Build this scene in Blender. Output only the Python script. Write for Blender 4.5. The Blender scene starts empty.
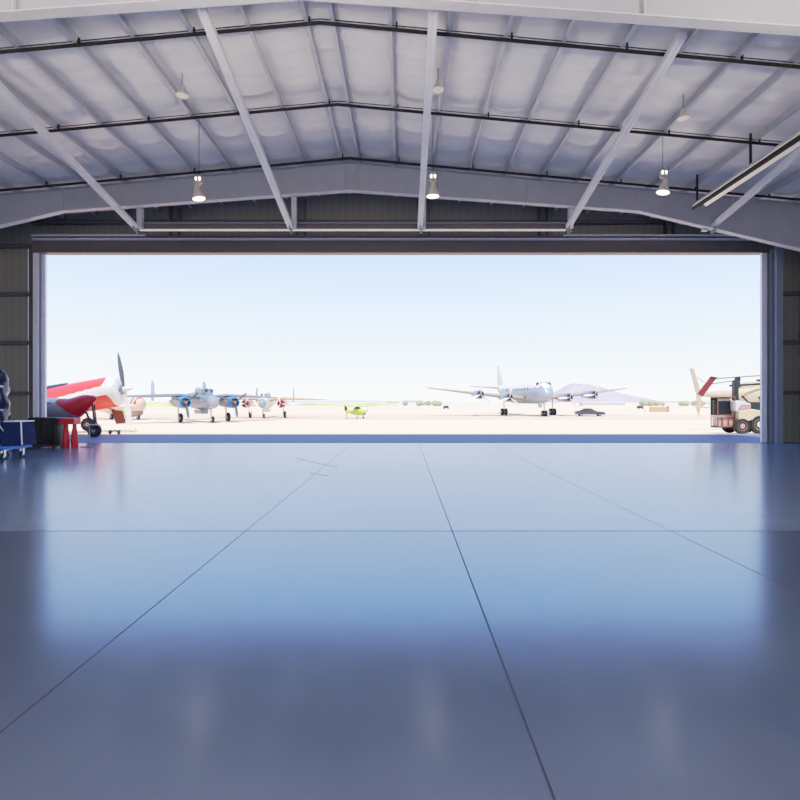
import bpy, bmesh, math, random
from mathutils import Vector, Matrix, Euler
random.seed(7)
C = bpy.context.scene.collection
PI = math.pi
F = 533.0                      # focal length in pixels of the 800 px frame
H = 1.6                        # eye height


def lin(c):
    return tuple(((v / 255.0) / 12.92 if v / 255.0 <= 0.04045 else ((v / 255.0 + 0.055) / 1.055) ** 2.4) for v in c)


# ------------------------------------------------------------------ materials
def mat(name, rgb, rough=0.5, metal=0.0, noise=0.12, scale=6.0, bump=0.0, emit=0.0, spec=0.5, emit_rgb=None):
    m = bpy.data.materials.new(name)
    m.use_nodes = True
    nt = m.node_tree
    b = nt.nodes['Principled BSDF']
    c = lin(rgb)
    tc = nt.nodes.new('ShaderNodeTexCoord')
    nz = nt.nodes.new('ShaderNodeTexNoise')
    nz.inputs['Scale'].default_value = scale
    nz.inputs['Detail'].default_value = 4
    nt.links.new(tc.outputs['Object'], nz.inputs['Vector'])
    rp = nt.nodes.new('ShaderNodeValToRGB')
    rp.color_ramp.elements[0].position = 0.3
    rp.color_ramp.elements[1].position = 0.7
    lo = tuple(max(0, v * (1 - noise)) for v in c)
    hi = tuple(min(1, v * (1 + noise)) for v in c)
    rp.color_ramp.elements[0].color = lo + (1,)
    rp.color_ramp.elements[1].color = hi + (1,)
    nt.links.new(nz.outputs['Fac'], rp.inputs['Fac'])
    nt.links.new(rp.outputs['Color'], b.inputs['Base Color'])
    b.inputs['Roughness'].default_value = rough
    b.inputs['Metallic'].default_value = metal
    b.inputs['Specular IOR Level'].default_value = spec
    if bump:
        bp = nt.nodes.new('ShaderNodeBump')
        bp.inputs['Strength'].default_value = bump
        nt.links.new(nz.outputs['Fac'], bp.inputs['Height'])
        nt.links.new(bp.outputs['Normal'], b.inputs['Normal'])
    if emit:
        e = lin(emit_rgb or rgb)
        b.inputs['Emission Color'].default_value = e + (1,)
        b.inputs['Emission Strength'].default_value = emit
    return m


def glass_mat(name, rgb, rough=0.1):
    m = mat(name, rgb, rough, 0.0, 0.1)
    return m


M = {}
M['steel'] = mat('painted_steel_grey', (196, 198, 206), 0.45, 0, 0.06, 3)
M['purlin'] = mat('galvanised_purlin', (188, 192, 202), 0.42, 0.15, 0.06, 3)
M['rafter'] = mat('primer_grey_rafter', (154, 160, 176), 0.5, 0, 0.06, 2)
M['bar'] = mat('bright_brace', (244, 244, 246), 0.4, 0.1, 0.05, 3)
M['bracket'] = mat('bracket_grey', (150, 152, 158), 0.45, 0.3, 0.08)
M['pipe'] = mat('black_pipe', (6, 6, 8), 0.75, 0, 0.1)
M['girt'] = mat('girt_dark', (84, 82, 86), 0.55, 0, 0.08)
M['column'] = mat('column_blue_grey', (120, 130, 150), 0.45, 0, 0.06)
M['header'] = mat('header_brown_grey', (92, 88, 90), 0.5, 0, 0.08)
M['track'] = mat('door_track', (226, 228, 244), 0.35, 0.1, 0.05)
M['rubber'] = mat('black_rubber', (22, 22, 24), 0.7, 0, 0.15)
M['black'] = mat('black_paint', (6, 6, 8), 0.5, 0, 0.15)
M['char'] = mat('charcoal', (44, 46, 52), 0.5, 0, 0.15)
M['chrome'] = mat('chrome', (215, 220, 228), 0.2, 0.7, 0.05)
M['hub'] = mat('wheel_hub', (190, 186, 178), 0.4, 0.2, 0.1)
M['blue'] = mat('trolley_blue', (40, 110, 205), 0.35, 0, 0.08)
M['navy'] = mat('navy_bin', (20, 34, 78), 0.75, 0, 0.12, spec=0.15)
M['wrap'] = mat('navy_wrap', (28, 32, 70), 0.15, 0, 0.4, 9, 0.6)
M['red'] = mat('red_paint', (205, 28, 40), 0.35, 0, 0.06)
M['redsun'] = mat('red_aircraft', (232, 62, 50), 0.3, 0, 0.05)
M['white'] = mat('white_paint', (232, 230, 228), 0.35, 0, 0.03)
M['cream'] = mat('cream_paint', (226, 206, 160), 0.45, 0, 0.06)
M['peach'] = mat('peach_paint', (220, 190, 168), 0.5, 0, 0.06)
M['brown'] = mat('brown_panel', (118, 66, 56), 0.5, 0, 0.08)
M['silver'] = mat('bare_silver', (112, 122, 138), 0.35, 0.25, 0.06, 1.5)
M['silverdark'] = mat('dull_silver', (124, 112, 108), 0.45, 0.2, 0.08, 1.5)
M['airblue'] = mat('cowl_blue', (48, 116, 190), 0.35, 0, 0.05)
M['finblue'] = mat('fin_blue', (120, 158, 205), 0.4, 0, 0.25, 2.5)
M['cowlred'] = mat('cowl_red', (214, 84, 72), 0.4, 0, 0.06)
M['tanwing'] = mat('tan_wing', (190, 150, 112), 0.5, 0, 0.08)
M['olive'] = mat('olive_wing', (196, 190, 120), 0.5, 0, 0.1)
M['dcgrey'] = mat('airliner_grey', (142, 154, 174), 0.35, 0.15, 0.04, 0.8)
M['dcwing'] = mat('airliner_wing', (160, 146, 134), 0.45, 0.1, 0.06, 0.8)
M['glass'] = glass_mat('dark_cockpit_glass', (40, 46, 56), 0.08)
M['nosegl'] = glass_mat('pale_nose_glass', (128, 138, 148), 0.1)
M['lime'] = mat('lime_paint', (178, 206, 66), 0.45, 0, 0.08)
M['tan'] = mat('heli_tan', (196, 176, 140), 0.5, 0, 0.1, 3)
M['dkgreen'] = mat('dark_green', (22, 28, 27), 0.5, 0, 0.2)
M['wine'] = mat('wine_red', (104, 12, 18), 0.4, 0, 0.06)
M['pinkframe'] = mat('faded_red_frame', (186, 140, 130), 0.5, 0, 0.12)
M['carblack'] = mat('car_paint', (62, 62, 66), 0.25, 0.1, 0.08)
M['propgrey'] = mat('prop_grey', (74, 84, 92), 0.4, 0.1, 0.08)
M['navyblue'] = mat('insignia_navy', (44, 50, 84), 0.5, 0, 0.05)
M['stripeblue'] = mat('stripe_blue', (70, 90, 170), 0.5, 0, 0.05)
M['yellow'] = mat('yellow_paint', (236, 206, 96), 0.5, 0, 0.08)
M['housing'] = mat('lamp_housing', (190, 180, 165), 0.35, 0.4, 0.1)
M['shade'] = mat('lamp_shade', (206, 196, 188), 0.3, 0.3, 0.06)
M['bulb'] = mat('lit_bulb', (255, 240, 215), 0.4, 0, 0.0, emit=3.0, emit_rgb=(255, 238, 214))
M['bulbdim'] = mat('unlit_lens_glow', (235, 228, 210), 0.3, 0, 0.03, emit=0.12)  # weak glow added to the lens of a lamp that is off
M['beige'] = mat('beige_bag', (170, 164, 146), 0.7, 0, 0.12)
M['reflector'] = mat('heater_reflector', (222, 218, 212), 0.3, 0.4, 0.05)
M['scrub'] = mat('scrub_green', (150, 160, 120), 0.9, 0, 0.25, 0.2)
M['field'] = mat('field_green', (186, 190, 128), 0.9, 0, 0.25, 0.03)
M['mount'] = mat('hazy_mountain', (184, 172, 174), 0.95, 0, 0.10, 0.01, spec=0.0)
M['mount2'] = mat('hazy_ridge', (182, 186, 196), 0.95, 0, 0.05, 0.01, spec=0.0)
M['farwhite'] = mat('far_white', (226, 216, 206), 0.7, 0, 0.05)
M['roofsheet'] = mat('roof_sheet', (200, 200, 205), 0.5, 0, 0.05)


def wall_mat():
    """front wall liner: dull grey with faint vertical ribs"""
    m = bpy.data.materials.new('wall_liner')
    m.use_nodes = True
    nt = m.node_tree
    b = nt.nodes['Principled BSDF']
    tc = nt.nodes.new('ShaderNodeTexCoord')
    w = nt.nodes.new('ShaderNodeTexWave')
    w.wave_type = 'BANDS'
    w.bands_direction = 'X'
    w.inputs['Scale'].default_value = 1.1
    w.inputs['Distortion'].default_value = 0.0
    nt.links.new(tc.outputs['Object'], w.inputs['Vector'])
    rp = nt.nodes.new('ShaderNodeValToRGB')
    rp.color_ramp.elements[0].color = lin((126, 124, 119)) + (1,)
    rp.color_ramp.elements[1].color = lin((133, 131, 126)) + (1,)
    nt.links.new(w.outputs['Fac'], rp.inputs['Fac'])
    nt.links.new(rp.outputs['Color'], b.inputs['Base Color'])
    bp = nt.nodes.new('ShaderNodeBump')
    bp.inputs['Strength'].default_value = 0.08
    nt.links.new(w.outputs['Fac'], bp.inputs['Height'])
    nt.links.new(bp.outputs['Normal'], b.inputs['Normal'])
    b.inputs['Roughness'].default_value = 0.55
    return m


def ceiling_mat():
    m = bpy.data.materials.new('vinyl_insulation')
    m.use_nodes = True
    nt = m.node_tree
    b = nt.nodes['Principled BSDF']
    tc = nt.nodes.new('ShaderNodeTexCoord')
    mp = nt.nodes.new('ShaderNodeMapping')
    mp.inputs['Scale'].default_value = (0.5, 1.6, 1)
    nt.links.new(tc.outputs['Object'], mp.inputs['Vector'])
    nz = nt.nodes.new('ShaderNodeTexNoise')
    nz.inputs['Scale'].default_value = 1.4
    nz.inputs['Detail'].default_value = 5
    nz.inputs['Distortion'].default_value = 0.6
    nt.links.new(mp.outputs['Vector'], nz.inputs['Vector'])
    rp = nt.nodes.new('ShaderNodeValToRGB')
    rp.color_ramp.elements[0].position = 0.3
    rp.color_ramp.elements[1].position = 0.7
    rp.color_ramp.elements[0].color = lin((226, 226, 228)) + (1,)
    rp.color_ramp.elements[1].color = lin((244, 243, 242)) + (1,)
    nt.links.new(nz.outputs['Fac'], rp.inputs['Fac'])
    nt.links.new(rp.outputs['Color'], b.inputs['Base Color'])
    bp = nt.nodes.new('ShaderNodeBump')
    bp.inputs['Strength'].default_value = 0.25
    bp.inputs['Distance'].default_value = 0.05
    nt.links.new(nz.outputs['Fac'], bp.inputs['Height'])
    nt.links.new(bp.outputs['Normal'], b.inputs['Normal'])
    b.inputs['Roughness'].default_value = 0.32
    b.inputs['Specular IOR Level'].default_value = 0.7
    return m


def floor_mat():
    """sealed blue-grey slab with saw-cut joints and a few scuffs"""
    m = bpy.data.materials.new('sealed_floor')
    m.use_nodes = True
    nt = m.node_tree
    L = nt.links
    b = nt.nodes['Principled BSDF']
    tc = nt.nodes.new('ShaderNodeTexCoord')
    sp = nt.nodes.new('ShaderNodeSeparateXYZ')
    L.new(tc.outputs['Object'], sp.inputs['Vector'])

    def math_(op, a, bb=None, cc=None):
        n = nt.nodes.new('ShaderNodeMath')
        n.operation = op
        for i, v in enumerate((a, bb, cc)):
            if v is None:
                continue
            if isinstance(v, (int, float)):
                n.inputs[i].default_value = v
            else:
                L.new(v, n.inputs[i])
        return n.outputs[0]
    X, Y = sp.outputs['X'], sp.outputs['Y']
    lines = None
    for x0, w in ((-4.5, 0.003), (-1.95, 0.006), (0.61, 0.0065), (3.32, 0.006)):
        d = math_('LESS_THAN', math_('ABSOLUTE', math_('SUBTRACT', X, x0)), w)
        lines = d if lines is None else math_('MAXIMUM', lines, d)
    d = math_('LESS_THAN', math_('ABSOLUTE', math_('SUBTRACT', Y, 6.61)), 0.016)
    lines = math_('MAXIMUM', lines, d)
    # two long scuffs near the door: line y = a + k x between x0 and x1
    for a, k, x0, x1, w in ((10.6, -1.5, -3.1, -1.6, 0.05), (10.0, -0.95, -2.1, -1.6, 0.05)):
        yy = math_('ADD', math_('MULTIPLY', X, k), a)
        s = math_('LESS_THAN', math_('ABSOLUTE', math_('SUBTRACT', Y, yy)), w)
        s = math_('MULTIPLY', s, math_('MULTIPLY', math_('GREATER_THAN', X, x0), math_('LESS_THAN', X, x1)))
        lines = math_('MAXIMUM', lines, math_('MULTIPLY', s, 0.6))
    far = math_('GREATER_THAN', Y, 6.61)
    nz = nt.nodes.new('ShaderNodeTexNoise')
    nz.inputs['Scale'].default_value = 1.3
    nz.inputs['Detail'].default_value = 7
    L.new(tc.outputs['Object'], nz.inputs['Vector'])
    rp = nt.nodes.new('ShaderNodeValToRGB')
    rp.color_ramp.elements[0].position = 0.3
    rp.color_ramp.elements[1].position = 0.72
    rp.color_ramp.elements[0].color = lin((70, 82, 108)) + (1,)
    rp.color_ramp.elements[1].color = lin((79, 91, 117)) + (1,)
    L.new(nz.outputs['Fac'], rp.inputs['Fac'])
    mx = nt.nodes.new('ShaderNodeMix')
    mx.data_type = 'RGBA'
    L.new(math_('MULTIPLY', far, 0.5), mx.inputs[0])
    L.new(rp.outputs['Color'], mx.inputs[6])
    mx.inputs[7].default_value = lin((124, 142, 176)) + (1,)  # paler base past the cross joint, sky reflection put into the colour
    m2 = nt.nodes.new('ShaderNodeMix')
    m2.data_type = 'RGBA'
    L.new(math_('MULTIPLY', lines, 0.85), m2.inputs[0])
    L.new(mx.outputs[2], m2.inputs[6])
    m2.inputs[7].default_value = lin((34, 38, 52)) + (1,)
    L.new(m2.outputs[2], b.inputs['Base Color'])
    n2 = nt.nodes.new('ShaderNodeTexNoise')
    n2.inputs['Scale'].default_value = 5.0
    n2.inputs['Detail'].default_value = 3
    L.new(tc.outputs['Object'], n2.inputs['Vector'])
    bp = nt.nodes.new('ShaderNodeBump')
    bp.inputs['Strength'].default_value = 0.03
    bp.inputs['Distance'].default_value = 0.02
    L.new(n2.outputs['Fac'], bp.inputs['Height'])
    L.new(bp.outputs['Normal'], b.inputs['Normal'])
    rr = math_('ADD', math_('MULTIPLY', nz.outputs['Fac'], 0.06), 0.15)
    rr = math_('ADD', rr, math_('MULTIPLY', lines, 0.5))
    L.new(rr, b.inputs['Roughness'])
    L.new(math_('SUBTRACT', 0.5, math_('MULTIPLY', lines, 0.45)), b.inputs['Specular IOR Level'])
    b.inputs['IOR'].default_value = 4.0
    b.inputs['Specular Tint'].default_value = (.66, .80, 1.0, 1)
    return m


def sand_mat():
    m = bpy.data.materials.new('desert_ground')
    m.use_nodes = True
    nt = m.node_tree
    L = nt.links
    b = nt.nodes['Principled BSDF']
    tc = nt.nodes.new('ShaderNodeTexCoord')
    mp = nt.nodes.new('ShaderNodeMapping')
    mp.inputs['Scale'].default_value = (0.004, 0.05, 1)
    L.new(tc.outputs['Object'], mp.inputs['Vector'])
    nz = nt.nodes.new('ShaderNodeTexNoise')
    nz.inputs['Scale'].default_value = 1.0
    nz.inputs['Detail'].default_value = 4
    L.new(mp.outputs['Vector'], nz.inputs['Vector'])
    rp = nt.nodes.new('ShaderNodeValToRGB')
    e = rp.color_ramp.elements
    e[0].position = 0.34
    e[1].position = 0.66
    e[0].color = lin((228, 200, 168)) + (1,)
    e[1].color = lin((238, 212, 182)) + (1,)
    L.new(nz.outputs['Fac'], rp.inputs['Fac'])
    L.new(rp.outputs['Color'], b.inputs['Base Color'])
    b.inputs['Roughness'].default_value = 0.9
    b.inputs['Specular IOR Level'].default_value = 0.1
    return m


M['wall'] = wall_mat()
M['ceiling'] = ceiling_mat()
M['floor'] = floor_mat()
M['sand'] = sand_mat()
M['shaded_apron'] = mat('apron_shade_tint', (74, 88, 118), 0.6, 0, 0.06, 1.2)  # dark blue: the building's shade is put into this colour
M['taxi'] = mat('taxiway', (222, 192, 162), 0.9, 0, 0.05, 0.05)


# ------------------------------------------------------------------ mesh builder
class MB:
    def __init__(s):
        s.v, s.f = [], []

    def add(s, vs, fs):
        o = len(s.v)
        s.v += [tuple(v) for v in vs]
        s.f += [tuple(i + o for i in f) for f in fs]
        return s

    def box(s, c, size, rot=None, taper=None):
        x, y, z = (d / 2.0 for d in size)
        tx, ty = taper or (1, 1)
        vs = [Vector(p) for p in ((-x, -y, -z), (x, -y, -z), (x, y, -z), (-x, y, -z),
                                  (-x * tx, -y * ty, z), (x * tx, -y * ty, z), (x * tx, y * ty, z), (-x * tx, y * ty, z))]
        R = Euler(rot).to_matrix() if rot else Matrix.Identity(3)
        return s.add([R @ v + Vector(c) for v in vs],
                     [(0, 3, 2, 1), (4, 5, 6, 7), (0, 1, 5, 4), (1, 2, 6, 5), (2, 3, 7, 6), (3, 0, 4, 7)])

    def loft(s, rings, caps=True, closed=True):
        n = len(rings[0])
        vs = [p for r in rings for p in r]
        fs = []
        for i in range(len(rings) - 1):
            for j in range(n if closed else n - 1):
                k = (j + 1) % n
                fs.append((i * n + j, i * n + k, (i + 1) * n + k, (i + 1) * n + j))
        if caps:
            fs.append(tuple(range(n))[::-1])
            fs.append(tuple((len(rings) - 1) * n + j for j in range(n)))
        return s.add(vs, fs)

    def tube(s, pts, r, n=10, caps=True):
        pts = [Vector(p) for p in pts]
        rs = r if isinstance(r, (list, tuple)) else [r] * len(pts)
        rings = []
        for i, p in enumerate(pts):
            d = (pts[min(i + 1, len(pts) - 1)] - pts[max(i - 1, 0)]).normalized()
            up = Vector((0, 0, 1)) if abs(d.z) < 0.95 else Vector((0, 1, 0))
            a = d.cross(up).normalized()
            b = a.cross(d).normalized()
            rings.append([p + (a * math.cos(2 * PI * k / n) + b * math.sin(2 * PI * k / n)) * rs[i] for k in range(n)])
        return s.loft(rings, caps)

    def lathe(s, prof, c=(0, 0, 0), axis='Z', n=24, caps=True):
        """prof: (radius, offset along axis)"""
        rings = []
        for r, h in prof:
            ring = []
            for k in range(n):
                a = 2 * PI * k / n
                u, w = r * math.cos(a), r * math.sin(a)
                p = {'Z': (u, w, h), 'Y': (u, h, w), 'X': (h, u, w)}[axis]
                ring.append(Vector(p) + Vector(c))
            rings.append(ring)
        return s.loft(rings, caps)

    def body(s, secs, n=28):
        """fuselage along Y: (y, half width, half height, centre z[, centre x])"""
        rings = []
        for q in secs:
            y, a, b, zc = q[:4]
            xc = q[4] if len(q) > 4 else 0
            rings.append([Vector((xc + a * math.cos(2 * PI * k / n), y, zc + b * math.sin(2 * PI * k / n))) for k in range(n)])
        return s.loft(rings)

    def wing(s, secs, vertical=False):
        """aerofoil loft: (span, leading y, trailing y, centre z, thickness); vertical: span is up, centre is x"""
        shape = ((0, 0), (0.06, .34), (0.2, .5), (0.4, .48), (0.7, .26), (1, .03), (1, -.03), (0.7, -.2), (0.4, -.4), (0.2, -.45), (0.06, -.3))
        rings = []
        for sp, le, te, z, t in secs:
            ring = []
            for u, w in shape:
                y = le + (te - le) * u
                ring.append(Vector((z + w * t, y, sp)) if vertical else Vector((sp, y, z + w * t)))
            rings.append(ring)
        return s.loft(rings)

    def plate(s, pts, thick, d):
        """flat polygon pushed along vector d*thick"""
        d = Vector(d).normalized() * thick
        a = [Vector(p) - d / 2 for p in pts]
        b = [Vector(p) + d / 2 for p in pts]
        return s.loft([a, b])

    def build(s, name, m, parent=None, smooth=40, bevel=0.0):
        me = bpy.data.meshes.new(name)
        me.from_pydata(s.v, [], s.f)
        bm = bmesh.new()
        bm.from_mesh(me)
        bmesh.ops.recalc_face_normals(bm, faces=bm.faces)
        bm.to_mesh(me)
        bm.free()
        for mm in (m if isinstance(m, (list, tuple)) else [m]):
            me.materials.append(mm)
        if smooth:
            for p in me.polygons:
                p.use_smooth = True
            me.set_sharp_from_angle(angle=math.radians(smooth))
        o = bpy.data.objects.new(name, me)
        C.objects.link(o)
        if parent is not None:
            o.parent = parent
        if bevel:
            md = o.modifiers.new('Bevel', 'BEVEL')
            md.width = bevel
            md.segments = 2
            md.limit_method = 'ANGLE'
        return o


def paint(o, fn):
    for p in o.data.polygons:
        p.material_index = fn(p.center)


def tag(o, label, cat, group=None, kind=None):
    o['label'] = label
    o['category'] = cat
    if group:
        o['group'] = group
    if kind:
        o['kind'] = kind
    return o


def struct(o):
    o['kind'] = 'structure'
    return o


def thing(name, label, cat, loc=(0, 0, 0), rot=(0, 0, 0), group=None, scale=1.0):
    o = bpy.data.objects.new(name, None)
    o.empty_display_size = 0.2
    C.objects.link(o)
    o.location = loc
    o.rotation_euler = rot
    o.scale = (scale,) * 3
    return tag(o, label, cat, group)


def copy_tree(o, parent=None):
    c = o.copy()
    C.objects.link(c)
    c.parent = parent
    for ch in o.children:
        copy_tree(ch, c)
    return c


ORD = ['first', 'second', 'third', 'fourth', 'fifth', 'sixth', 'seventh', 'eighth', 'ninth', 'tenth', 'eleventh',
       'twelfth', 'thirteenth', 'fourteenth', 'fifteenth', 'sixteenth', 'seventeenth', 'eighteenth']

# ------------------------------------------------------------------ hangar dimensions
RX = -1.84                       # ridge line
HALF = 17.75
WL, WR = RX - HALF, RX + HALF    # side walls
Y0, YF = -8.6, 21.45             # back edge, inside face of the front wall
RZ = 10.26                       # insulation height at the ridge
K = 0.092                        # roof pitch


def rz(x):
    return RZ - K * abs(x - RX)


def ground_z(y):
    if y < 27:
        return -0.03
    return -0.03 - 0.92 * min(1.0, (y - 27) / 33.0)


# ------------------------------------------------------------------ setting: floor, ground, sky
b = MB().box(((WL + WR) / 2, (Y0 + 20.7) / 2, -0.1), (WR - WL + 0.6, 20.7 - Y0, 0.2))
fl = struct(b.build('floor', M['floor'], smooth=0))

b = MB().box((-2, (20.7 + 26.65) / 2, -0.105), (150, 5.95, 0.2))  # shade-coloured strip, laid out to the edge of the hangar's shadow
struct(b.build('shaded_apron', M['shaded_apron'], smooth=0))

ys = [26.64, 27, 30, 34, 40, 46, 52, 60, 75, 100, 140, 200, 300, 500, 900, 1600, 3000, 6000]
b = MB()
b.loft([[Vector((x, y, ground_z(y))) for x in (-4000, -600, -150, -40, 0, 40, 150, 600, 4000)] for y in ys], caps=False, closed=False)
struct(b.build('ground', M['sand']))
b = MB()
b.add([(-400, -300, -0.21), (400, -300, -0.21), (400, 21.9, -0.21), (-400, 21.9, -0.21)], [(0, 1, 2, 3)])
struct(b.build('ground_behind', M['sand']))
# paler taxiway strip across the field
b = MB()
b.loft([[Vector((x, y, ground_z(y) + 0.02)) for x in (-900, -100, 0, 100, 900)] for y in (78, 92, 104)], caps=False, closed=False)
struct(b.build('taxiway', M['taxi']))

# mountain and ridges on the horizon
def hill(name, m, Y, prof, depth):
    rings = []
    for dy, k in ((-depth, 0.0), (-depth * .5, .62), (0, 1.0), (depth, 0.0)):
        ring = []
        for i, (px, py) in enumerate(prof):
            h = (402 - py) * Y / F
            w = 1 + 0.06 * math.sin(i * 2.7 + dy)
            ring.append(Vector(((px - 403) / F * Y, Y + dy, max(-2, h * k * (w if 0 < k < 1 else 1) + (H if k else -3)))))
        rings.append(ring)
    b = MB().loft(rings, caps=False, closed=False)
    return struct(b.build(name, m, smooth=80))


hill('mountain', M['mount'], 2600, [(520, 402), (536, 401), (548, 396), (558, 390), (566, 385.5), (572, 383.2), (580, 383.6), (590, 384.6), (598, 386.2),
                                    (604, 389.5), (614, 392.5), (624, 396), (634, 399.2), (645, 401), (658, 402)], 420)
hill('ridge_left', M['mount2'], 3600, [(225, 402), (262, 401), (290, 400.6), (320, 400.8), (352, 400.2), (380, 400.8), (420, 401.4), (450, 402)], 300)
hill('ridge_right', M['mount2'], 3800, [(600, 402), (640, 400.6), (690, 401.0), (740, 400.4), (800, 401), (840, 402)], 300)

# fields and scrub
def xy(px, Y):
    return (px - 403) / F * Y


b = MB()
for x0, x1, Y, hgt in ((120, 255, 300, 3.2), (296, 395, 360, 2.2)):
    n = 26
    rings = []
    for i in range(n + 1):
        x = xy(x0 + (x1 - x0) * i / n, Y)
        hh = hgt * (0.75 + 0.25 * random.random()) * (0.4 if i in (0, n) else 1)
        rings.append([Vector((x, Y - 6, -1)), Vector((x, Y - 3, -1 + hh * .8)), Vector((x, Y, -1 + hh)), Vector((x, Y + 6, -1))])
    b.loft(rings)
tag(b.build('meadow_grass', M['field'], smooth=60), 'yellow green strip of tall grass along the far edge of the airfield', 'grass', kind='stuff')

b = MB()
for i in range(46):
    px = random.choice((random.uniform(642, 664), random.uniform(640, 700), random.uniform(680, 702), random.uniform(405, 440)))
    Y = random.uniform(330, 390)
    r = random.uniform(0.7, 1.5)
    b.lathe([(0.15 * r, -1), (r * 1.3, -0.4), (r * 1.7, 0.6 * r), (r * 1.1, 1.5 * r), (0.2 * r, 1.9 * r)], (xy(px, Y), Y, 0), n=9)
tag(b.build('desert_scrub', M['scrub'], smooth=60), 'low dusty scrub bushes dotted along the desert horizon', 'scrub', kind='stuff')

# ------------------------------------------------------------------ roof
PX = [RX + .33] + [RX + .33 + 1.272 * i for i in range(1, 14)]
PXL = [RX - .33 - 1.272 * i for i in range(0, 14)]
allp = sorted([p for p in PX if p < WR - .1] + [p for p in PXL if p > WL + .1])
bays = [WL] + allp + [WR]
ystep = 0.2
nY = int((YF + 0.2 - Y0) / ystep)
seams = [Y0 + 1.1 + 1.83 * i for i in range(18)]
cols = []
for a, c in zip(bays[:-1], bays[1:]):
    nn = 8 if c - a > 0.9 else 4
    for j in range(nn):
        cols.append((a + (c - a) * j / nn, j / nn, a))
cols.append((WR, 0.0, WR))
rings = []
rnd = {}
for i in range(nY + 1):
    y = Y0 + ystep * i
    ring = []
    for x, t, a in cols:
        bulge = 4 * t * (1 - t)
        z = rz(x) - 0.055 * bulge
        for k, sy in enumerate(seams):
            key = (k, round(a, 2))
            if key not in rnd:
                rnd[key] = (random.uniform(-.25, .25), random.uniform(.3, 1.0), random.uniform(.1, .45))
            off, amp, arc = rnd[key]
            d = y - (sy + off + arc * bulge)
            if abs(d) < 0.7:
                z -= 0.10 * amp * bulge ** .5 * math.exp(-(d / 0.17) ** 2) if bulge > 0 else 0
        ring.append(Vector((x, y, z)))
    rings.append(ring)
ce = MB().loft(rings, caps=False, closed=False)
struct(ce.build('ceiling', M['ceiling'], smooth=70))
# roof sheet above
b = MB()
for sgn in (-1, 1):
    xe = WL - .5 if sgn < 0 else WR + .5
    b.loft([[Vector((RX, y, RZ + .12)), Vector((RX, y, RZ + .2)), Vector((xe, y, rz(xe) + .2)), Vector((xe, y, rz(xe) + .12))] for y in (Y0, 21.9)])
struct(b.build('roof', M['roofsheet'], smooth=0))

# purlins: Z sections
def zsec(x, y0, y1, top, h=.24, f=.085, t=.012, sgn=1):
    """Z-shaped steel section running along Y"""
    pr = [(-f * sgn, 0), (0, 0), (0, -h), (f * sgn, -h), (f * sgn, -h + t * 2), (f * sgn - t * sgn, -h + t), (t * sgn, -h + t), (t * sgn, t * 0 + 0), (t * sgn, -t), (-f * sgn, -t)]
    pr = [(-f * sgn, 0), (t * sgn, 0), (t * sgn, -h + t), (f * sgn, -h + t), (f * sgn, -h), (0, -h), (0, -t), (-f * sgn, -t)]
    return MB().loft([[Vector((x + u, y, top + w)) for u, w in pr] for y in (y0, y1)])


strut = {-9.43: -9.43, -3.97: -3.97, 5.82: 5.82}
for side, lst in (('left', [p for p in PXL if p > WL + .1]), ('right', [p for p in PX if p < WR - .1])):
    sgn = 1 if side == 'left' else -1
    for i, x in enumerate(lst):
        top = min(rz(x - .09), rz(x + .09)) - .004
        o = zsec(x, Y0 + .02, YF - .02, top, sgn=sgn).build('roof_purlin', M['purlin'], smooth=0)
        tag(o, 'pale steel purlin under the roof lining, %s one %s of the ridge' % (ORD[i], side), 'purlin', 'roof purlins')

# rafters (tapered I-beam rigid frames)
def rafter_z(x):
    """underside of the beam"""
    d = abs(x - RX)
    if d < 10.08:
        return 9.02 - .072 * d
    return 9.02 - .072 * 10.08 - (d - 10.08) * .235


def rafter(y, label):
    root = thing('roof_rafter', label, 'roof beam', (0, y, 0))
    top = lambda x: rz(x) - .262
    xs = [WL + .25, RX - 13.5, RX - 10.08, RX - 5, RX, RX + 5, RX + 10.08, RX + 13.5, WR - .25]
    MB().loft([[Vector((x, -.008, rafter_z(x))), Vector((x, .008, rafter_z(x))), Vector((x, .008, top(x))), Vector((x, -.008, top(x)))] for x in xs]).build('web', M['rafter'], root, 0)
    MB().loft([[Vector((x, -.12, rafter_z(x) - .02)), Vector((x, .12, rafter_z(x) - .02)), Vector((x, .12, rafter_z(x))), Vector((x, -.12, rafter_z(x)))] for x in xs]).build('bottom_flange', M['steel'], root, 0)
    MB().loft([[Vector((x, -.12, top(x) - .02)), Vector((x, .12, top(x) - .02)), Vector((x, .12, top(x))), Vector((x, -.12, top(x)))] for x in xs]).build('top_flange', M['rafter'], root, 0)
    for x in (RX - 10.08, RX - 5.2, RX - .22, RX + .22, RX + 3.1, RX + 6.2, RX + 10.08, RX + 13.4, RX - 13.4):
        MB().box((x, -.055, (rafter_z(x) + top(x)) / 2), (.014, .09, top(x) - rafter_z(x) - .045)).build('stiffener', M['steel'], root, 0)
    # columns at both ends
    for xc, sg in ((WL + .55, -1), (WR - .55, 1)):
        c = MB()
        zt = rafter_z(xc)
        c.box((xc, 0, zt / 2), (.6, .016, zt))
        c.box((xc - .3, 0, zt / 2), (.02, .24, zt))
        c.box((xc + .3, 0, zt / 2), (.02, .24, zt))
        c.build('column', M['rafter'], root, 0)
    return root


rafter(18.72, 'deep tapered grey steel roof beam just inside the open door')
rafter(9.7, 'tapered grey steel roof beam overhead near the viewer')
rafter(0.7, 'tapered grey steel roof beam directly above the viewer')
rafter(-8.3, 'tapered grey steel roof beam at the open rear end')

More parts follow.
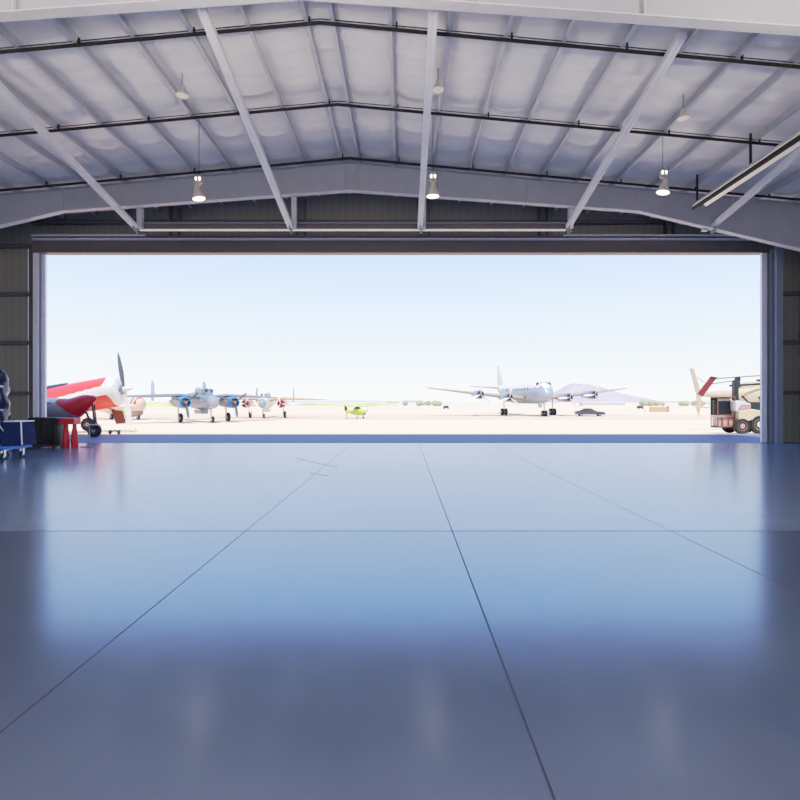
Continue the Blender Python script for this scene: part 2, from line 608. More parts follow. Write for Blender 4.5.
# ------------------------------------------------------------------ walls
OL, OR_, OT = -15.1, 14.95, 7.98      # opening in the front wall
top = 10.62
t0, t1 = YF, 21.95
b = MB()
b.box(((WL + OL) / 2 - .15, (t0 + t1) / 2, top / 2), (OL - WL + .3, t1 - t0, top))
b.box(((WR + OR_) / 2 + .15, (t0 + t1) / 2, top / 2), (WR - OR_ + .3, t1 - t0, top))
b.box(((OL + OR_) / 2, (t0 + t1) / 2, (top + OT) / 2), (OR_ - OL, t1 - t0, top - OT))
struct(b.build('wall_front', M['wall'], smooth=0))
for nm, x in (('wall_left', WL - .15), ('wall_right', WR + .15)):
    zt = rz(WL)
    b = MB().box((x, (Y0 + YF) / 2, zt / 2 + .05), (.28, YF - Y0, zt))
    struct(b.build(nm, M['wall'], smooth=0))

# girts on the front wall
def girt(x0, x1, z, label, y=YF - .1):
    b = MB()
    b.box(((x0 + x1) / 2, y, z + .09), (x1 - x0, .2, .014))
    b.box(((x0 + x1) / 2, y - .095, z + .02), (x1 - x0, .012, .15))
    b.box(((x0 + x1) / 2, y, z - .05), (x1 - x0, .2, .014))
    return tag(b.build('wall_girt', M['girt'], smooth=0), label, 'girt', 'wall girts')


for i, z in enumerate((7.82, 5.9, 3.95, 1.93)):
    girt(WL + .05, -14.86, z, 'dark horizontal wall girt left of the door, %s from the top' % ORD[i])
    girt(15.08, WR - .05, z + .02, 'dark horizontal wall girt right of the door, %s from the top' % ORD[i])
girt(-14.9, 15.1, 8.78, 'long dark horizontal girt on the wall above the door', YF - .1)

# wall columns
def icol(x, y, z1, label, w=.24, d=.24, m='column'):
    b = MB()
    b.box((x, y, z1 / 2), (.014, d, z1))
    b.box((x, y - d / 2, z1 / 2), (w, .02, z1))
    b.box((x, y + d / 2, z1 / 2), (w, .02, z1))
    return tag(b.build('wall_column', M[m], smooth=0), label, 'column')


icol(14.54, 20.75, 7.6, 'blue grey steel column beside the right door jamb', .26, .34)
icol(WR - .06, 21.0, 8.1, 'dark steel column in the right hand corner', .11, .3, 'girt')
# end wall posts above the header
for x, lab in ((-4.0, 'left of centre'), (.9, 'near the centre brace'), (5.6, 'right of centre'), (-9.0, 'furthest left'), (10.6, 'furthest right')):
    b = MB().box((x - .2, YF - .32, 8.9), (.06, .2, 1.5)).box((x + .12, YF - .32, 8.9), (.06, .2, 1.5))
    tag(b.build('wall_post', M['girt'], smooth=0), 'dark twin post on the wall above the door, %s' % lab, 'post')

# door jambs and header tracks
def jamb(name, label, pieces):
    r = thing(name, label, 'door jamb')
    for nm, c, s, m in pieces:
        MB().box(c, s).build(nm, M[m], r, 0)
    return r


jamb('door_jamb', 'twin pale door track channels left of the opening', [
    ('outer_track', (-14.56, 21.15, 4.02), (.18, .10, 8.04), 'track'),
    ('recess', (-14.75, 21.40, 3.98), (.5, .06, 7.9), 'girt'),
    ('inner_track', (-14.38, 21.30, 3.9), (.22, .10, 7.8), 'track'),
    ('guide_rail', (-14.43, 21.235, 3.9), (.03, .03, 7.8), 'column')])
jamb('door_jamb', 'single pale lavender door jamb right of the opening', [
    ('track', (14.30, 21.14, 3.9), (.2, .10, 7.8), 'track'),
    ('recess', (14.70, 21.33, 3.9), (.5, .06, 7.8), 'bracket')])
h = thing('door_header', 'dark brown grey header beam along the top of the door opening', 'door header')
MB().box((0, 21.23, 7.735), (29.3, .36, .47)).build('beam', M['header'], h, 0)
MB().box((0, 21.03, 7.52), (29.0, .02, .03)).build('seal', M['girt'], h, 0)
MB().box((0, 21.0, 8.0), (29.1, .2, .05)).build('lower_track', M['track'], h, 0)
for x0, x1 in ((-14.55, -10.1), (6.3, 14.6)):
    MB().box(((x0 + x1) / 2, 20.9, 8.13), (x1 - x0, .12, .045)).build('upper_track', M['track'], h, 0)
MB().box((0, 21.22, 8.09), (29.2, .3, .2)).build('track_box', M['header'], h, 0)

# header girder between the braces
g = thing('header_girder', 'horizontal steel girder hung below the roof beam, with a bright lower edge', 'girder')
MB().box((-1.8, 19.06, 7.86), (15.2, .02, .22)).build('web', M['header'], g, 0)
MB().box((-1.8, 19.02, 7.74), (15.2, .16, .035)).build('bottom_flange', M['bar'], g, 0)
MB().box((-1.8, 19.02, 7.98), (15.2, .12, .02)).build('top_flange', M['rafter'], g, 0)

# diagonal braces
names = ['leftmost of the five', 'second of the five from the left', 'middle one of the five', 'fourth of the five from the left', 'rightmost of the five']
for x, nm, slope in zip((-9.43, -3.97, .60, 5.82, 10.89), names, (.19, .195, .195, .195, .17)):
    r = thing('diagonal_brace', 'long pale square brace sloping up to roof, %s' % nm, 'brace', (0, 0, 0), group='diagonal roof braces')
    yn, zn = 18.86, 7.74
    lim = rz(x) - .30
    yt = max(9.95, yn - (lim - zn) / slope)
    zt = zn + slope * (yn - yt)
    # square tube with a groove line along its middle
    dv = Vector((0, yt - yn, zt - zn)).normalized()
    nv = Vector((0, -dv.z, dv.y)) if dv.y < 0 else Vector((0, dv.z, -dv.y))
    sec = [(-.09, -.07), (-.02, -.07), (-.02, -.045), (.02, -.045), (.02, -.07), (.09, -.07), (.09, .07), (-.09, .07)]
    up = Vector((1, 0, 0)).cross(dv)
    if up.z < 0:
        up = -up
    rings = []
    for p in (Vector((x, yn - .1, zn + 0.02 + slope * .1)), Vector((x, yt, zt))):
        rings.append([p + Vector((u, 0, 0)) + up * w for u, w in sec])
    MB().loft(rings).build('square_tube', M['bar'], r, 0)
    MB().box((x, yn - .12, zn - .02), (.03, .3, .2), (-.25, 0, 0)).box((x + .05, yn - .1, zn - .14), (.05, .22, .06), (-.3, 0, .3)).build('bracket', M['bracket'], r, 0)
    ztop = rafter_z(x) - .02
    MB().box((x + (.12 if x < 6 else -.2), 18.88, (ztop + 7.76) / 2), (.17, .18, ztop - 7.76)).build('hanger_post', M['steel'], g if x < 6 else r, 0)

# sprinkler pipes following the roof slope
for i, (y, lab) in enumerate(((18.28, 'black sprinkler pipe running across the roof in front of the deep beam'),
                              (14.98, 'black sprinkler pipe crossing the roof halfway, lamps hang beside it'),
                              (11.75, 'black sprinkler pipe crossing the roof above the braces'),
                              (8.4, 'black sprinkler pipe crossing the roof overhead'))):
    r = thing('sprinkler_pipe', lab, 'pipe', (0, y, 0))
    off = .30
    MB().tube([(WL + .3, 0, rz(WL + .3) - off), (RX, 0, RZ - off), (WR - .2, 0, rz(WR - .2) - off)], .04, 10).build('main_pipe', M['pipe'], r)
    if i:
        MB().tube([(WL + .3, .06, rz(WL + .3) - off + .13), (RX, .06, RZ - off + .13), (WR - .2, .06, rz(WR - .2) - off + .13)], .012, 6).build('thin_conduit', M['pipe'], r)
    for x in allp[1::2]:
        MB().box((x + .1, .03, rz(x) - off + .09), (.035, .05, .18)).build('clip', M['pipe'], r, 0)

# ------------------------------------------------------------------ lamps
def lamp(x, y, zbot, ztop, label, tilt):
    r = thing('pendant_lamp', label, 'lamp', (x, y, zbot), group='lit pendant lamps')
    MB().tube([(0, 0, .68), (0, 0, ztop - zbot)], .008, 6).build('rod', M['pipe'], r)
    MB().lathe([(.02, .70), (.05, .69), (.105, .62), (.115, .52), (.10, .46), (.05, .43), (.035, .40)], n=18).build('ballast_housing', M['housing'], r)
    q = MB().lathe([(.04, .42), (.055, .40), (.075, .33), (.10, .22), (.155, .10), (.185, .03), (.19, .0), (.175, .0), (.17, .03), (.14, .10), (.09, .22), (.06, .33)], n=24)
    o = q.build('shade', M['shade'], r)
    b2 = MB().lathe([(.005, .05), (.10, .045), (.165, .02), (.168, .012), (.10, -.01), (.005, -.02)], n=20)
    b2.build('bulb', M['bulb'], o)
    for dx in (-.05, .05):
        MB().lathe([(.006, .08), (.03, .06), (.036, 0.03), (.02, -.02), (.005, -.03)], (dx, -.09, .52), n=8).build('indicator', M['bulb'], r)
    o.rotation_euler = tilt
    MB().box((0, 0, ztop - zbot), (.16, .1, .06)).build('hook', M['white'], r, 0)
    return r


for x, zr, lab, tl in ((-5.74, 9.74, 'lit pendant lamp hanging between the two left braces', (0, -.18, 0)),
                       (.84, 9.86, 'lit pendant lamp hanging right beside the middle brace', (0, 0, 0)),
                       (7.31, 9.26, 'lit pendant lamp hanging right of the fourth brace', (0, .2, 0))):
    lamp(x * 1.019, 15.28, 7.42 if x < 0 else 7.49 if x < 6 else 7.6, zr, lab, tl)
for x, y, lab in ((-5.55, 13.4, 'small unlit cone lamp against the roof above the left braces'),
                  (.88, 13.4, 'small unlit cone lamp against the roof by the middle brace'),
                  (7.05, 13.4, 'small unlit cone lamp against the roof right of fourth brace')):
    zc = rz(x) - (.2 if x < 0 else .15 if x < 2 else .3)
    r = thing('ceiling_lamp', lab, 'lamp', (x, y, zc - .42), group='unlit ceiling lamps')
    MB().tube([(0, 0, .2), (0, 0, .62)], .02, 8).build('stem', M['bracket'], r)
    o = MB().lathe([(.03, .26), (.05, .24), (.09, .12), (.16, .02), (.165, .0), (.15, .0), (.08, .12)], n=20).build('shade', M['shade'], r)
    MB().lathe([(.005, .03), (.14, .015), (.14, .005), (.005, -.01)], n=16).build('lens', M['bulbdim'], o)

# tube heater on the right
r = thing('tube_heater', 'long dark tube heater with pale reflector under the right roof slope', 'heater', (9.52, 0, 7.95))
MB().tube([(-.06, 17.4, -.03), (-.06, 4.5, -.03)], .05, 12).build('burner_tube', M['pipe'], r)
MB().tube([(.10, 17.3, .03), (.10, 4.5, .03)], .04, 12).build('return_tube', M['pipe'], r)
MB().loft([[Vector((-.19, y, -.03)), Vector((-.08, y, .12)), Vector((.14, y, .12)), Vector((.26, y, -.03)), Vector((.25, y, -.045)), Vector((.13, y, .105)), Vector((-.07, y, .105)), Vector((-.18, y, -.045))] for y in (17.2, 4.6)]).build('reflector', M['reflector'], r, 0)
for y in (17.25, 14.6, 11.5, 8.5):
    MB().box((0, y, .5 * (rz(9.52) - .26 - 7.95) + .05), (.05, .05, rz(9.52) - .26 - 7.95 - .1)).build('hanger', M['pipe'], r, 0)

# ------------------------------------------------------------------ things on the hangar floor (left corner)
def wheel(parent, c, r, w, axis='X', hubm='hub', n=26, name='wheel', spokes=0):
    q = MB().lathe([(r * .55, -w * .42), (r * .86, -w * .5), (r * .97, -w * .32), (r, 0), (r * .97, w * .32), (r * .86, w * .5), (r * .55, w * .42)], c, axis, n)
    o = q.build(name, M['rubber'], parent)
    hh = MB().lathe([(r * .05, -w * .46), (r * .3, -w * .44), (r * .34, -w * .34), (r * .5, -w * .36), (r * .56, -w * .46), (r * .56, w * .46), (r * .5, w * .36), (r * .34, w * .34), (r * .3, w * .44), (r * .05, w * .46)], c, axis, 20)
    hh.build('hub', M[hubm], o)
    return o


r = thing('platform_trolley', 'blue flatbed trolley with casters at the left edge', 'trolley', (-11.9, 15.0, 0))
MB().box((0, 0, .34), (2.3, .9, .09)).build('deck', M['blue'], r, 0, .015)
for x in (-.95, .92):
    for y in (-.36, .36):
        cs = MB().box((x, y, .27), (.12, .12, .03)).box((x - .045, y, .19), (.014, .07, .17)).box((x + .045, y, .19), (.014, .07, .17)).build('caster', M['chrome'], r, 0)
        wheel(cs, (x, y, .1), .1, .06, 'X', 'chrome', 16)
MB().tube([(.62, -.41, .38), (.2, -.41, .95), (.2, .41, .95), (.62, .41, .38)], .018, 8).build('handle', M['chrome'], r)

r = thing('plastic_bin', 'navy tapered bin with white rim riding on the blue trolley', 'bin', (-10.97, 15.1, .386))
MB().box((.1, 0, .33), (.6, .6, .66), taper=(.8, .85)).build('bin_body', M['navy'], r, 0, .02)
MB().box((.1, 0, .675), (.50, .53, .03)).tube([(.4, -.31, .03), (.34, -.27, .67)], .018, 8).build('rim', M['track'], r, 0)

r = thing('wrapped_bundle', 'tall dark navy glossy wrapped roll standing at the left edge', 'bundle', (-12.0, 15.85, 0))
rings = []
for i in range(26):
    z = 2.56 * i / 25
    ring = []
    for k in range(14):
        a = 2 * PI * k / 14
        rr = .27 * (1 - .25 * (i / 25) ** 3) * (1 + .16 * math.sin(3 * a + i * .9) + .08 * math.sin(i * 1.7 + a))
        if i == 25:
            rr *= .5
        ring.append(Vector((rr * math.cos(a) * .9, rr * math.sin(a), z)))
    rings.append(ring)
MB().loft(rings).build('wrap', M['wrap'], r, 60)
MB().tube([(.2, -.12, 1.35), (0, -.27, 1.4), (-.2, -.12, 1.35)], .03, 8).tube([(.2, -.12, 2.05), (0, -.24, 2.1), (-.2, -.12, 2.05)], .03, 8).build('band', M['track'], r)

r = thing('tool_cabinet', 'large black tool cabinet beside the left door jamb', 'cabinet', (-12.52, 18.75, 0))
MB().box((0, 0, .6), (1.0, .55, .92)).build('case', M['black'], r, 0, .03)
MB().box((-.27, -.285, .62), (.42, .03, .8)).box((.24, -.285, .62), (.5, .03, .8)).build('door', M['black'], r, 0, .015)
MB().tube([(-.12, -.31, .5), (-.12, -.33, .55), (-.12, -.33, .75), (-.12, -.31, .8)], .012, 8).build('handle', M['char'], r)
MB().box((-.06, -.03, .09), (1.12, .68, .08)).build('skid_base', M['char'], r, 0, .01)
for x in (-.45, .4):
    for y in (-.25, .2):
        MB().lathe([(.05, 0), (.05, .05)], (x, y, 0), n=10).build('foot', M['rubber'], r)
r = thing('equipment_crate', 'low dark equipment crate between blue trolley and black cabinet', 'crate', (-13.40, 18.95, 0))
MB().box((0, 0, .45), (.5, .6, .84)).build('crate_body', M['black'], r, 0, .03)
MB().box((0, 0, .89), (.53, .64, .05)).build('lid', M['char'], r, 0, .015)
MB().box((0, 0, .02), (.56, .54, .04)).build('skid', M['char'], r, 0)
r = thing('side_crate', 'dark grey storage crate standing behind the navy bin', 'crate', (-14.22, 18.5, 0))
MB().box((0, 0, .42), (1.0, .7, .84)).build('crate_body', M['char'], r, 0, .03)
MB().box((0, 0, .87), (1.04, .74, .06)).build('lid', M['black'], r, 0, .015)
b = MB().lathe([(.02, 0), (.22, .0), (.27, .08), (.25, .19), (.14, .27), (.03, .29)], (0, 0, 0), n=16)
o = b.build('cloth_bag', M['beige'])
o.location = (-13.6 - .0, 18.5, .92)
o.location = (-14.0, 18.5, .903)
tag(o, 'lumpy pale beige bag lying on the storage crate lid', 'bag')

r = thing('red_stand', 'bright red stand with two flared legs beside the black cabinet', 'stand', (-11.70, 18.75, 0))
MB().box((0, 0, .93), (.50, .42, .22)).build('top_box', M['red'], r, 0, .02)
for x in (-.15, .15):
    MB().lathe([(.115, 0), (.12, .03), (.12, .3), (.10, .5), (.065, .7), (.06, .84)], (x, 0, 0), n=18).build('leg', M['red'], r)

r = thing('sign_stand', 'thin steel post stand with flat top plate near the door', 'stand', (-11.15, 18.95, 0))
MB().lathe([(.22, 0), (.22, .012), (.03, .03)], n=24).build('base', M['char'], r)
MB().tube([(0, 0, .02), (0, 0, .78)], .02, 10).build('pole', M['bracket'], r)
MB().box((.13, 0, .79), (.52, .25, .025)).build('top_plate', M['chrome'], r, 0, .004)
MB().box((-.12, -.05, .012), (.36, .06, .02)).build('foot_bar', M['char'], r, 0)

# ------------------------------------------------------------------ aircraft helpers (local: nose towards -Y)
def prop(parent, c, R_, blades, m, a0=0.3, spin=None, wid=.16, name='propeller', twist=0.0):
    q = MB()
    cx, cy, cz = c
    for k in range(blades):
        a = a0 + 2 * PI * k / blades
        d = Vector((math.sin(a), 0, math.cos(a)))
        e = Vector((math.cos(a), 0, -math.sin(a)))
        rings = []
        for t, w, tw in ((.08, .35, .9), (.2, .6, .75), (.4, 1.0, .5), (.65, 1.05, .35), (.88, .8, .25), (1.0, .3, .2)):
            tw = tw + twist * (1 - .2 * t)
            p = Vector(c) + d * (t * R_)
            u = (e * math.cos(tw) + Vector((0, 1, 0)) * math.sin(tw)) * (wid * w)
            v = (Vector((0, 1, 0)) * math.cos(tw) - e * math.sin(tw)) * .03
            rings.append([p - u, p + v, p + u, p - v])
        q.loft(rings)
    o = q.build(name, M[m], parent, 30)
    if spin:
        rs, ln, sm = spin
        MB().lathe([(rs, .08), (rs, 0), (rs * .85, -ln * .4), (rs * .5, -ln * .8), (.02, -ln)], (cx, cy, cz), 'Y', 16).build('spinner', M[sm], o)
    return o


def nacelle(parent, x, z, y0, y1, r, m, cm, R_, a0, pm='propgrey', blades=3, rear=None):
    q = MB().body([(y0 + .9, r * .98, r * .98, z, x), (y0 + 1.6, r * .95, r * .98, z, x), (y0 + (y1 - y0) * .6, r * .8, r * .85, z + .05, x), (y1, r * .1, r * .1, z + .15, x)], 22)
    o = q.build('engine_nacelle', M[m], parent)
    MB().lathe([(r * .72, .02), (r * .9, 0), (r, .25), (r * 1.02, .6), (r * .98, .95), (r * .8, .95), (r * .72, .5)], (x, y0, z), 'Y', 24, caps=False).build('cowl_ring', M[cm], o)
    MB().lathe([(r * .78, .55), (r * .78, .45), (r * .3, .3), (r * .22, .0)], (x, y0, z), 'Y', 18).build('engine_face', M['silverdark'], o)
    prop(o, (x, y0 - .15, z), R_, blades, pm, a0, (r * .22, .35, 'silver'))
    return o


def leg(parent, x, y, ztop, rw, w, twin=False, name='landing_gear'):
    o = MB().tube([(x, y, ztop), (x, y, rw)], .09, 8).tube([(x, y + .3, ztop), (x, y + .06, rw + .3)], .05, 6).build(name, M['hub'], parent)
    if twin:
        for dx in (-w * .75, w * .75):
            wheel(o, (x + dx, y, rw), rw, w, 'X')
        MB().tube([(x - w * .7, y, rw), (x + w * .7, y, rw)], .07, 8).build('axle', M['hub'], o)
    else:
        wheel(o, (x + w * .7, y, rw), rw, w, 'X')
        MB().tube([(x, y, rw), (x + w * .7, y, rw)], .07, 8).build('axle', M['hub'], o)
    return o


def twin_bomber(label, loc, yaw, sc, body, wingm, nac, cowl, fin, pm, a0=(.6, .6), dark_wing=None, wspan=10.3):
    r = thing('twin_engine_bomber', label, 'airplane', loc, (0, 0, yaw), scale=sc)
    zc = 2.65
    f = MB().body([(-5.6, .12, .12, zc - .25), (-5.45, .40, .42, zc - .22), (-5.1, .58, .66, zc - .15), (-4.4, .70, .88, zc - .05), (-3.4, .74, 1.02, zc), (-2.4, .76, 1.12, zc + .05),
                   (-1, .76, 1.14, zc + .05), (1.5, .74, 1.1, zc + .1), (4, .64, .95, zc + .15), (7, .5, .7, zc + .3), (9.6, .36, .5, zc + .45), (10.4, .1, .2, zc + .5)])
    fo = f.build('fuselage', M[body], r)
    # windows of the glazed nose
    MB().body([(-5.64, .10, .10, zc - .25), (-5.5, .42, .44, zc - .22), (-5.15, .60, .68, zc - .15), (-4.75, .665, .80, zc - .1), (-4.72, .64, .78, zc - .1), (-5.1, .5, .6, zc - .15)]).build('glazed_nose', M['nosegl'], r)
    MB().body([(-3.6, .2, .1, zc + .98), (-3.2, .52, .42, zc + 1.0), (-2.5, .6, .58, zc + 1.02), (-1.6, .55, .5, zc + 1.05), (-.8, .3, .2, zc + 1.08)], 18).build('cockpit_canopy', M[body], r)
    for x in (-.3, .3):
        MB().plate([(x - .22, -3.42, zc + 1.22), (x + .22, -3.42, zc + 1.22), (x + .2, -3.02, zc + 1.48), (x - .2, -3.02, zc + 1.48)], .06, (0, -.55, .83)).build('windscreen', M['glass'], r, 0)
    for sx in (-1, 1):
        MB().plate([(sx * .62, -3.0, zc + 1.08), (sx * .64, -2.2, zc + 1.08), (sx * .55, -2.3, zc + 1.42), (sx * .55, -2.8, zc + 1.38)], .05, (1, 0, 0)).build('side_window', M['glass'], r, 0)
    MB().lathe([(.5, 0), (.5, .2), (.42, .48), (.22, .64), (.02, .7)], (0, .8, zc + 1.1), 'Z', 18).build('gun_turret', M['nosegl'], r)
    for sx in (-1, 1):
        wz = 3.15
        secs = [(sx * .6, -1.9, 1.6, wz, .5), (sx * 2.95, -1.8, 1.3, wz + .22, .45), (sx * 6.5, -1.35, .9, wz + .12, .34), (sx * wspan, -.6, .55, wz + .0, .14)]
        MB().wing(secs).build('wing', M[wingm], r)
        nacelle(r, sx * 2.95, 2.5, -4.0, 3.2, .72, nac, cowl, 1.9, a0[0 if sx < 0 else 1], pm)
        leg(r, sx * 2.95, -.9, 2.4, .6, .38)
    tz = zc + .75
    MB().wing([(-3.5, 8.6, 10.2, tz, .2), (3.5, 8.6, 10.2, tz, .2)]).build('tailplane', M[wingm], r)
    for sx in (-1, 1):
        MB().wing([(tz - .7, 8.9, 10.2, sx * 3.5, .1), (tz, 8.5, 10.6, sx * 3.5, .2), (tz + 1.2, 8.7, 10.5, sx * 3.5, .18), (tz + 2.1, 9.1, 10.2, sx * 3.5, .06)], True).build('tail_fin', M[fin], r)
    leg(r, 0, -4.1, 2.0, .42, .26)
    MB().box((0, -.3, 1.32), (.9, 2.4, .5), taper=(1.2, 1)).build('bomb_bay_door', M[body], r, 0)
    return r


def gz(Y):
    return ground_z(Y)


# silver bomber with blue cowls
Yb = 68.0
twin_bomber('silver twin engine bomber with blue engine cowls parked outside', (xy(200.5, Yb), Yb, gz(Yb)), math.radians(38), 1.0,
            'silver', 'silver', 'silverdark', 'airblue', 'finblue', 'propgrey', (.9, .9))
Yr = 86.0
twin_bomber('white twin engine bomber with red engine cowls parked outside', (xy(267, Yr), Yr, gz(Yr)), math.radians(5), .92,
            'white', 'tanwing', 'white', 'cowlred', 'tanwing', 'white', (.5, -.4), wspan=10.6)

# four-engined airliner
def airliner():
    Y = 101.0
    r = thing('four_engine_airliner', 'big pale grey four engine propeller airliner parked outside', 'airplane', (xy(528, Y), Y, gz(Y)), (0, 0, math.radians(6)), scale=1.1)
    zc = 3.9
    secs = [(-9.6, .1, .1, zc - .55), (-9.4, .5, .52, zc - .5), (-8.9, .95, 1.0, zc - .35), (-8.0, 1.35, 1.45, zc - .15), (-6.8, 1.62, 1.78, zc), (-5, 1.72, 1.9, zc + .05), (0, 1.74, 1.92, zc + .05), (7, 1.72, 1.9, zc + .1),
            (11, 1.45, 1.6, zc + .35), (15, .95, 1.1, zc + .8), (18, .4, .5, zc + 1.2), (18.8, .1, .12, zc + 1.3)]
    o = MB().body(secs, 36).build('fuselage', [M['dcgrey'], M['white']], r)
    paint(o, lambda c: 1 if c.z > zc + .75 else 0)
    for x in (-.95, -.36, .36, .95):
        yy = -7.92 + abs(x) * .55
        MB().plate([(x - .26, yy - .06, zc + 1.12), (x + .26, yy - .06, zc + 1.12), (x + .22, yy + .3, zc + 1.5), (x - .22, yy + .3, zc + 1.5)], .12, (0, -.7, .7)).build('cockpit_window', M['glass'], r, 0)
    for i in range(9):
        y = -4.6 + i * 1.5
        if i in (5,):
            continue
        for sx in (-1, 1):
            MB().box((sx * 1.71, y, zc + .55), (.06, .34, .42)).build('cabin_window', M['glass'], r, 0)
    # star roundel on the near side
    R_ = 1.15
    for sx in (-1,):
        cx, cy, cz = sx * 1.72, 6.4, zc - .2
        q = MB().lathe([(.02, -.03), (R_ * 1.12, -.03), (R_ * 1.12, .0), (.02, .0)], (cx, cy, cz), 'X', 32)
        d1 = q.build('roundel', M['white'], r)
        MB().lathe([(.02, -.04), (R_ * .96, -.04), (R_ * .96, .0), (.02, .0)], (cx, cy, cz), 'X', 32).build('blue_disc', M['navyblue'], d1)
        st = []
        for k in range(10):
            a = PI / 2 + k * PI / 5
            rr = R_ * (.9 if k % 2 == 0 else .36)
            st.append((cx - .05, cy + rr * math.cos(a), cz + rr * math.sin(a)))
        MB().plate(st, .03, (1, 0, 0)).build('star', M['white'], d1, 0)
    for sx in (-1, 1):
        wz = 2.9
        MB().wing([(sx * 1.2, -3.0, 2.8, wz, .85), (sx * 5, -2.7, 2.2, wz + .35, .7), (sx * 10, -2.0, 1.6, wz + .9, .5), (sx * 17.6, -.6, .8, wz + 1.8, .16)]).build('wing', M['dcwing'], r)
        for xx, zz in ((5.0, .15), (9.6, .62)):
            nacelle(r, sx * xx, wz + zz, -5.6 + (xx - 5) * .15, 1.6, .72, 'dcgrey', 'silver', 2.0, .45 if sx > 0 else .15, 'white')
        leg(r, sx * 4.3, -.2, wz, .62, .42, True)
        MB().wing([(sx * .3, 15.0, 18.2, zc + 1.2, .4), (sx * 6, 16.3, 18.3, zc + 1.6, .14)]).build('tailplane', M['dcwing'], r)
    MB().wing([(zc + 1.1, 12.0, 18.6, 0, .3), (zc + 2.2, 14.4, 18.9, 0, .34), (zc + 5.3, 16.9, 19.0, 0, .16), (zc + 5.9, 17.6, 18.9, 0, .06)], True).build('tail_fin', M['white'], r)
    leg(r, 0, -7.6, 2.6, .5, .34, True, 'nose_gear')
    MB().box((-.55, -7.2, 1.9), (.05, 1.5, .9)).build('gear_door', M['dcgrey'], r, 0)
    return r


airliner()

# peach transport on the left, behind the red plane
Yp = 76.0
r = thing('parked_transport', 'peach coloured transport plane with red and blue stripes behind the red plane', 'airplane', (xy(133, Yp), Yp, gz(Yp)), (0, 0, math.radians(62)))
o = MB().body([(-2.2, .1, .1, 2.3), (-2.0, .6, .6, 2.25), (-1.75, .82, .86, 2.22), (-1.5, .98, 1.03, 2.2), (-1.25, 1.1, 1.15, 2.2), (-1.0, 1.17, 1.22, 2.19), (-.4, 1.3, 1.4, 2.15), (1.5, 1.4, 1.5, 2.15), (5, 1.38, 1.45, 2.2), (8, 1.1, 1.15, 2.5), (12, .4, .45, 3.0)], 28).build('fuselage', [M['peach'], M['red'], M['stripeblue']], r)
paint(o, lambda c: 0 if c.z < 2.25 else (1 if -1.75 < c.y < -1.5 else 2 if -1.25 < c.y < -1.0 else 0))
MB().body([(-1.7, .3, .2, 1.15), (-1.2, .8, .5, 1.05), (.2, .95, .55, .95), (1.0, .5, .4, 1.0)], 18).build('belly_fairing', M['silverdark'], r)
MB().lathe([(.55, 0), (.6, .3), (.5, .6)], (-.9, .2, 1.05), 'Y', 18).build('engine_cowl', M['olive'], r)
for y in (3.0, 5.2):
    MB().box((-1.36, y, 2.6), (.1, .9, .35)).build('cabin_window', M['brown'], r, 0)
leg(r, -1.3, 3.2, 1.5, .42, .26)
leg(r, 1.2, 3.2, 1.5, .42, .26)
leg(r, -.2, -1.2, 1.6, .36, .22)
MB().wing([(-7, 1.0, 2.6, 3.4, .2), (0, .4, 3.2, 3.3, .45), (7, 1.0, 2.6, 3.4, .2)]).build('wing', M['white'], r)
MB().wing([(3.0, 9.4, 12.2, 0, .2), (5.0, 11, 12.6, 0, .1)], True).build('tail_fin', M['peach'], r)

# lime green small plane in the middle distance
Yl = 82.0
r = thing('light_airplane', 'tiny lime green light aircraft far out on the sand', 'airplane', (xy(358, Yl), Yl, gz(Yl)), (0, 0, math.radians(55)), scale=.78)
MB().body([(-1.9, .1, .1, 1.25), (-1.7, .38, .4, 1.25), (-.8, .5, .62, 1.3), (.2, .5, .8, 1.45), (1.2, .4, .5, 1.3), (3.2, .12, .2, 1.4)], 18).build('fuselage', M['lime'], r)
MB().body([(-.7, .2, .1, 1.9), (-.2, .4, .4, 1.95), (.6, .36, .34, 1.95), (1.1, .1, .1, 1.8)], 14).build('canopy', M['dkgreen'], r)
MB().wing([(-4.4, -.5, .6, 2.45, .12), (0, -.6, .8, 2.38, .2), (4.4, -.5, .6, 2.45, .12)]).build('wing', M['lime'], r)
MB().wing([(1.4, 2.6, 3.5, 0, .1), (2.6, 3.0, 3.6, 0, .05)], True).build('tail_fin', M['dkgreen'], r)
MB().wing([(-1.3, 2.7, 3.4, 1.45, .08), (1.3, 2.7, 3.4, 1.45, .08)]).build('tailplane', M['lime'], r)
for sx in (-1, 1):
    leg(r, sx * .9, -.5, 1.0, .22, .14)
leg(r, 0, 2.9, 1.3, .14, .1)
prop(r, (0, -1.95, 1.25), .9, 2, 'char', .9)

# ---------------------------------------------------------------- red and white single-engine warbird (nose to the right)
Yw = 30.0
r = thing('racing_warbird', 'red and white propeller plane with tall propeller left of the doorway', 'airplane', (-15.52, Yw, ground_z(Yw)), (0, 0, math.radians(90)))
tilt = math.radians(-9.5)
hubz = 2.42


def tl(y, z):
    """fuselage frame (y back from hub, z up) to local"""
    return (y * math.cos(tilt) - z * math.sin(tilt), hubz + y * math.sin(tilt) + z * math.cos(tilt))


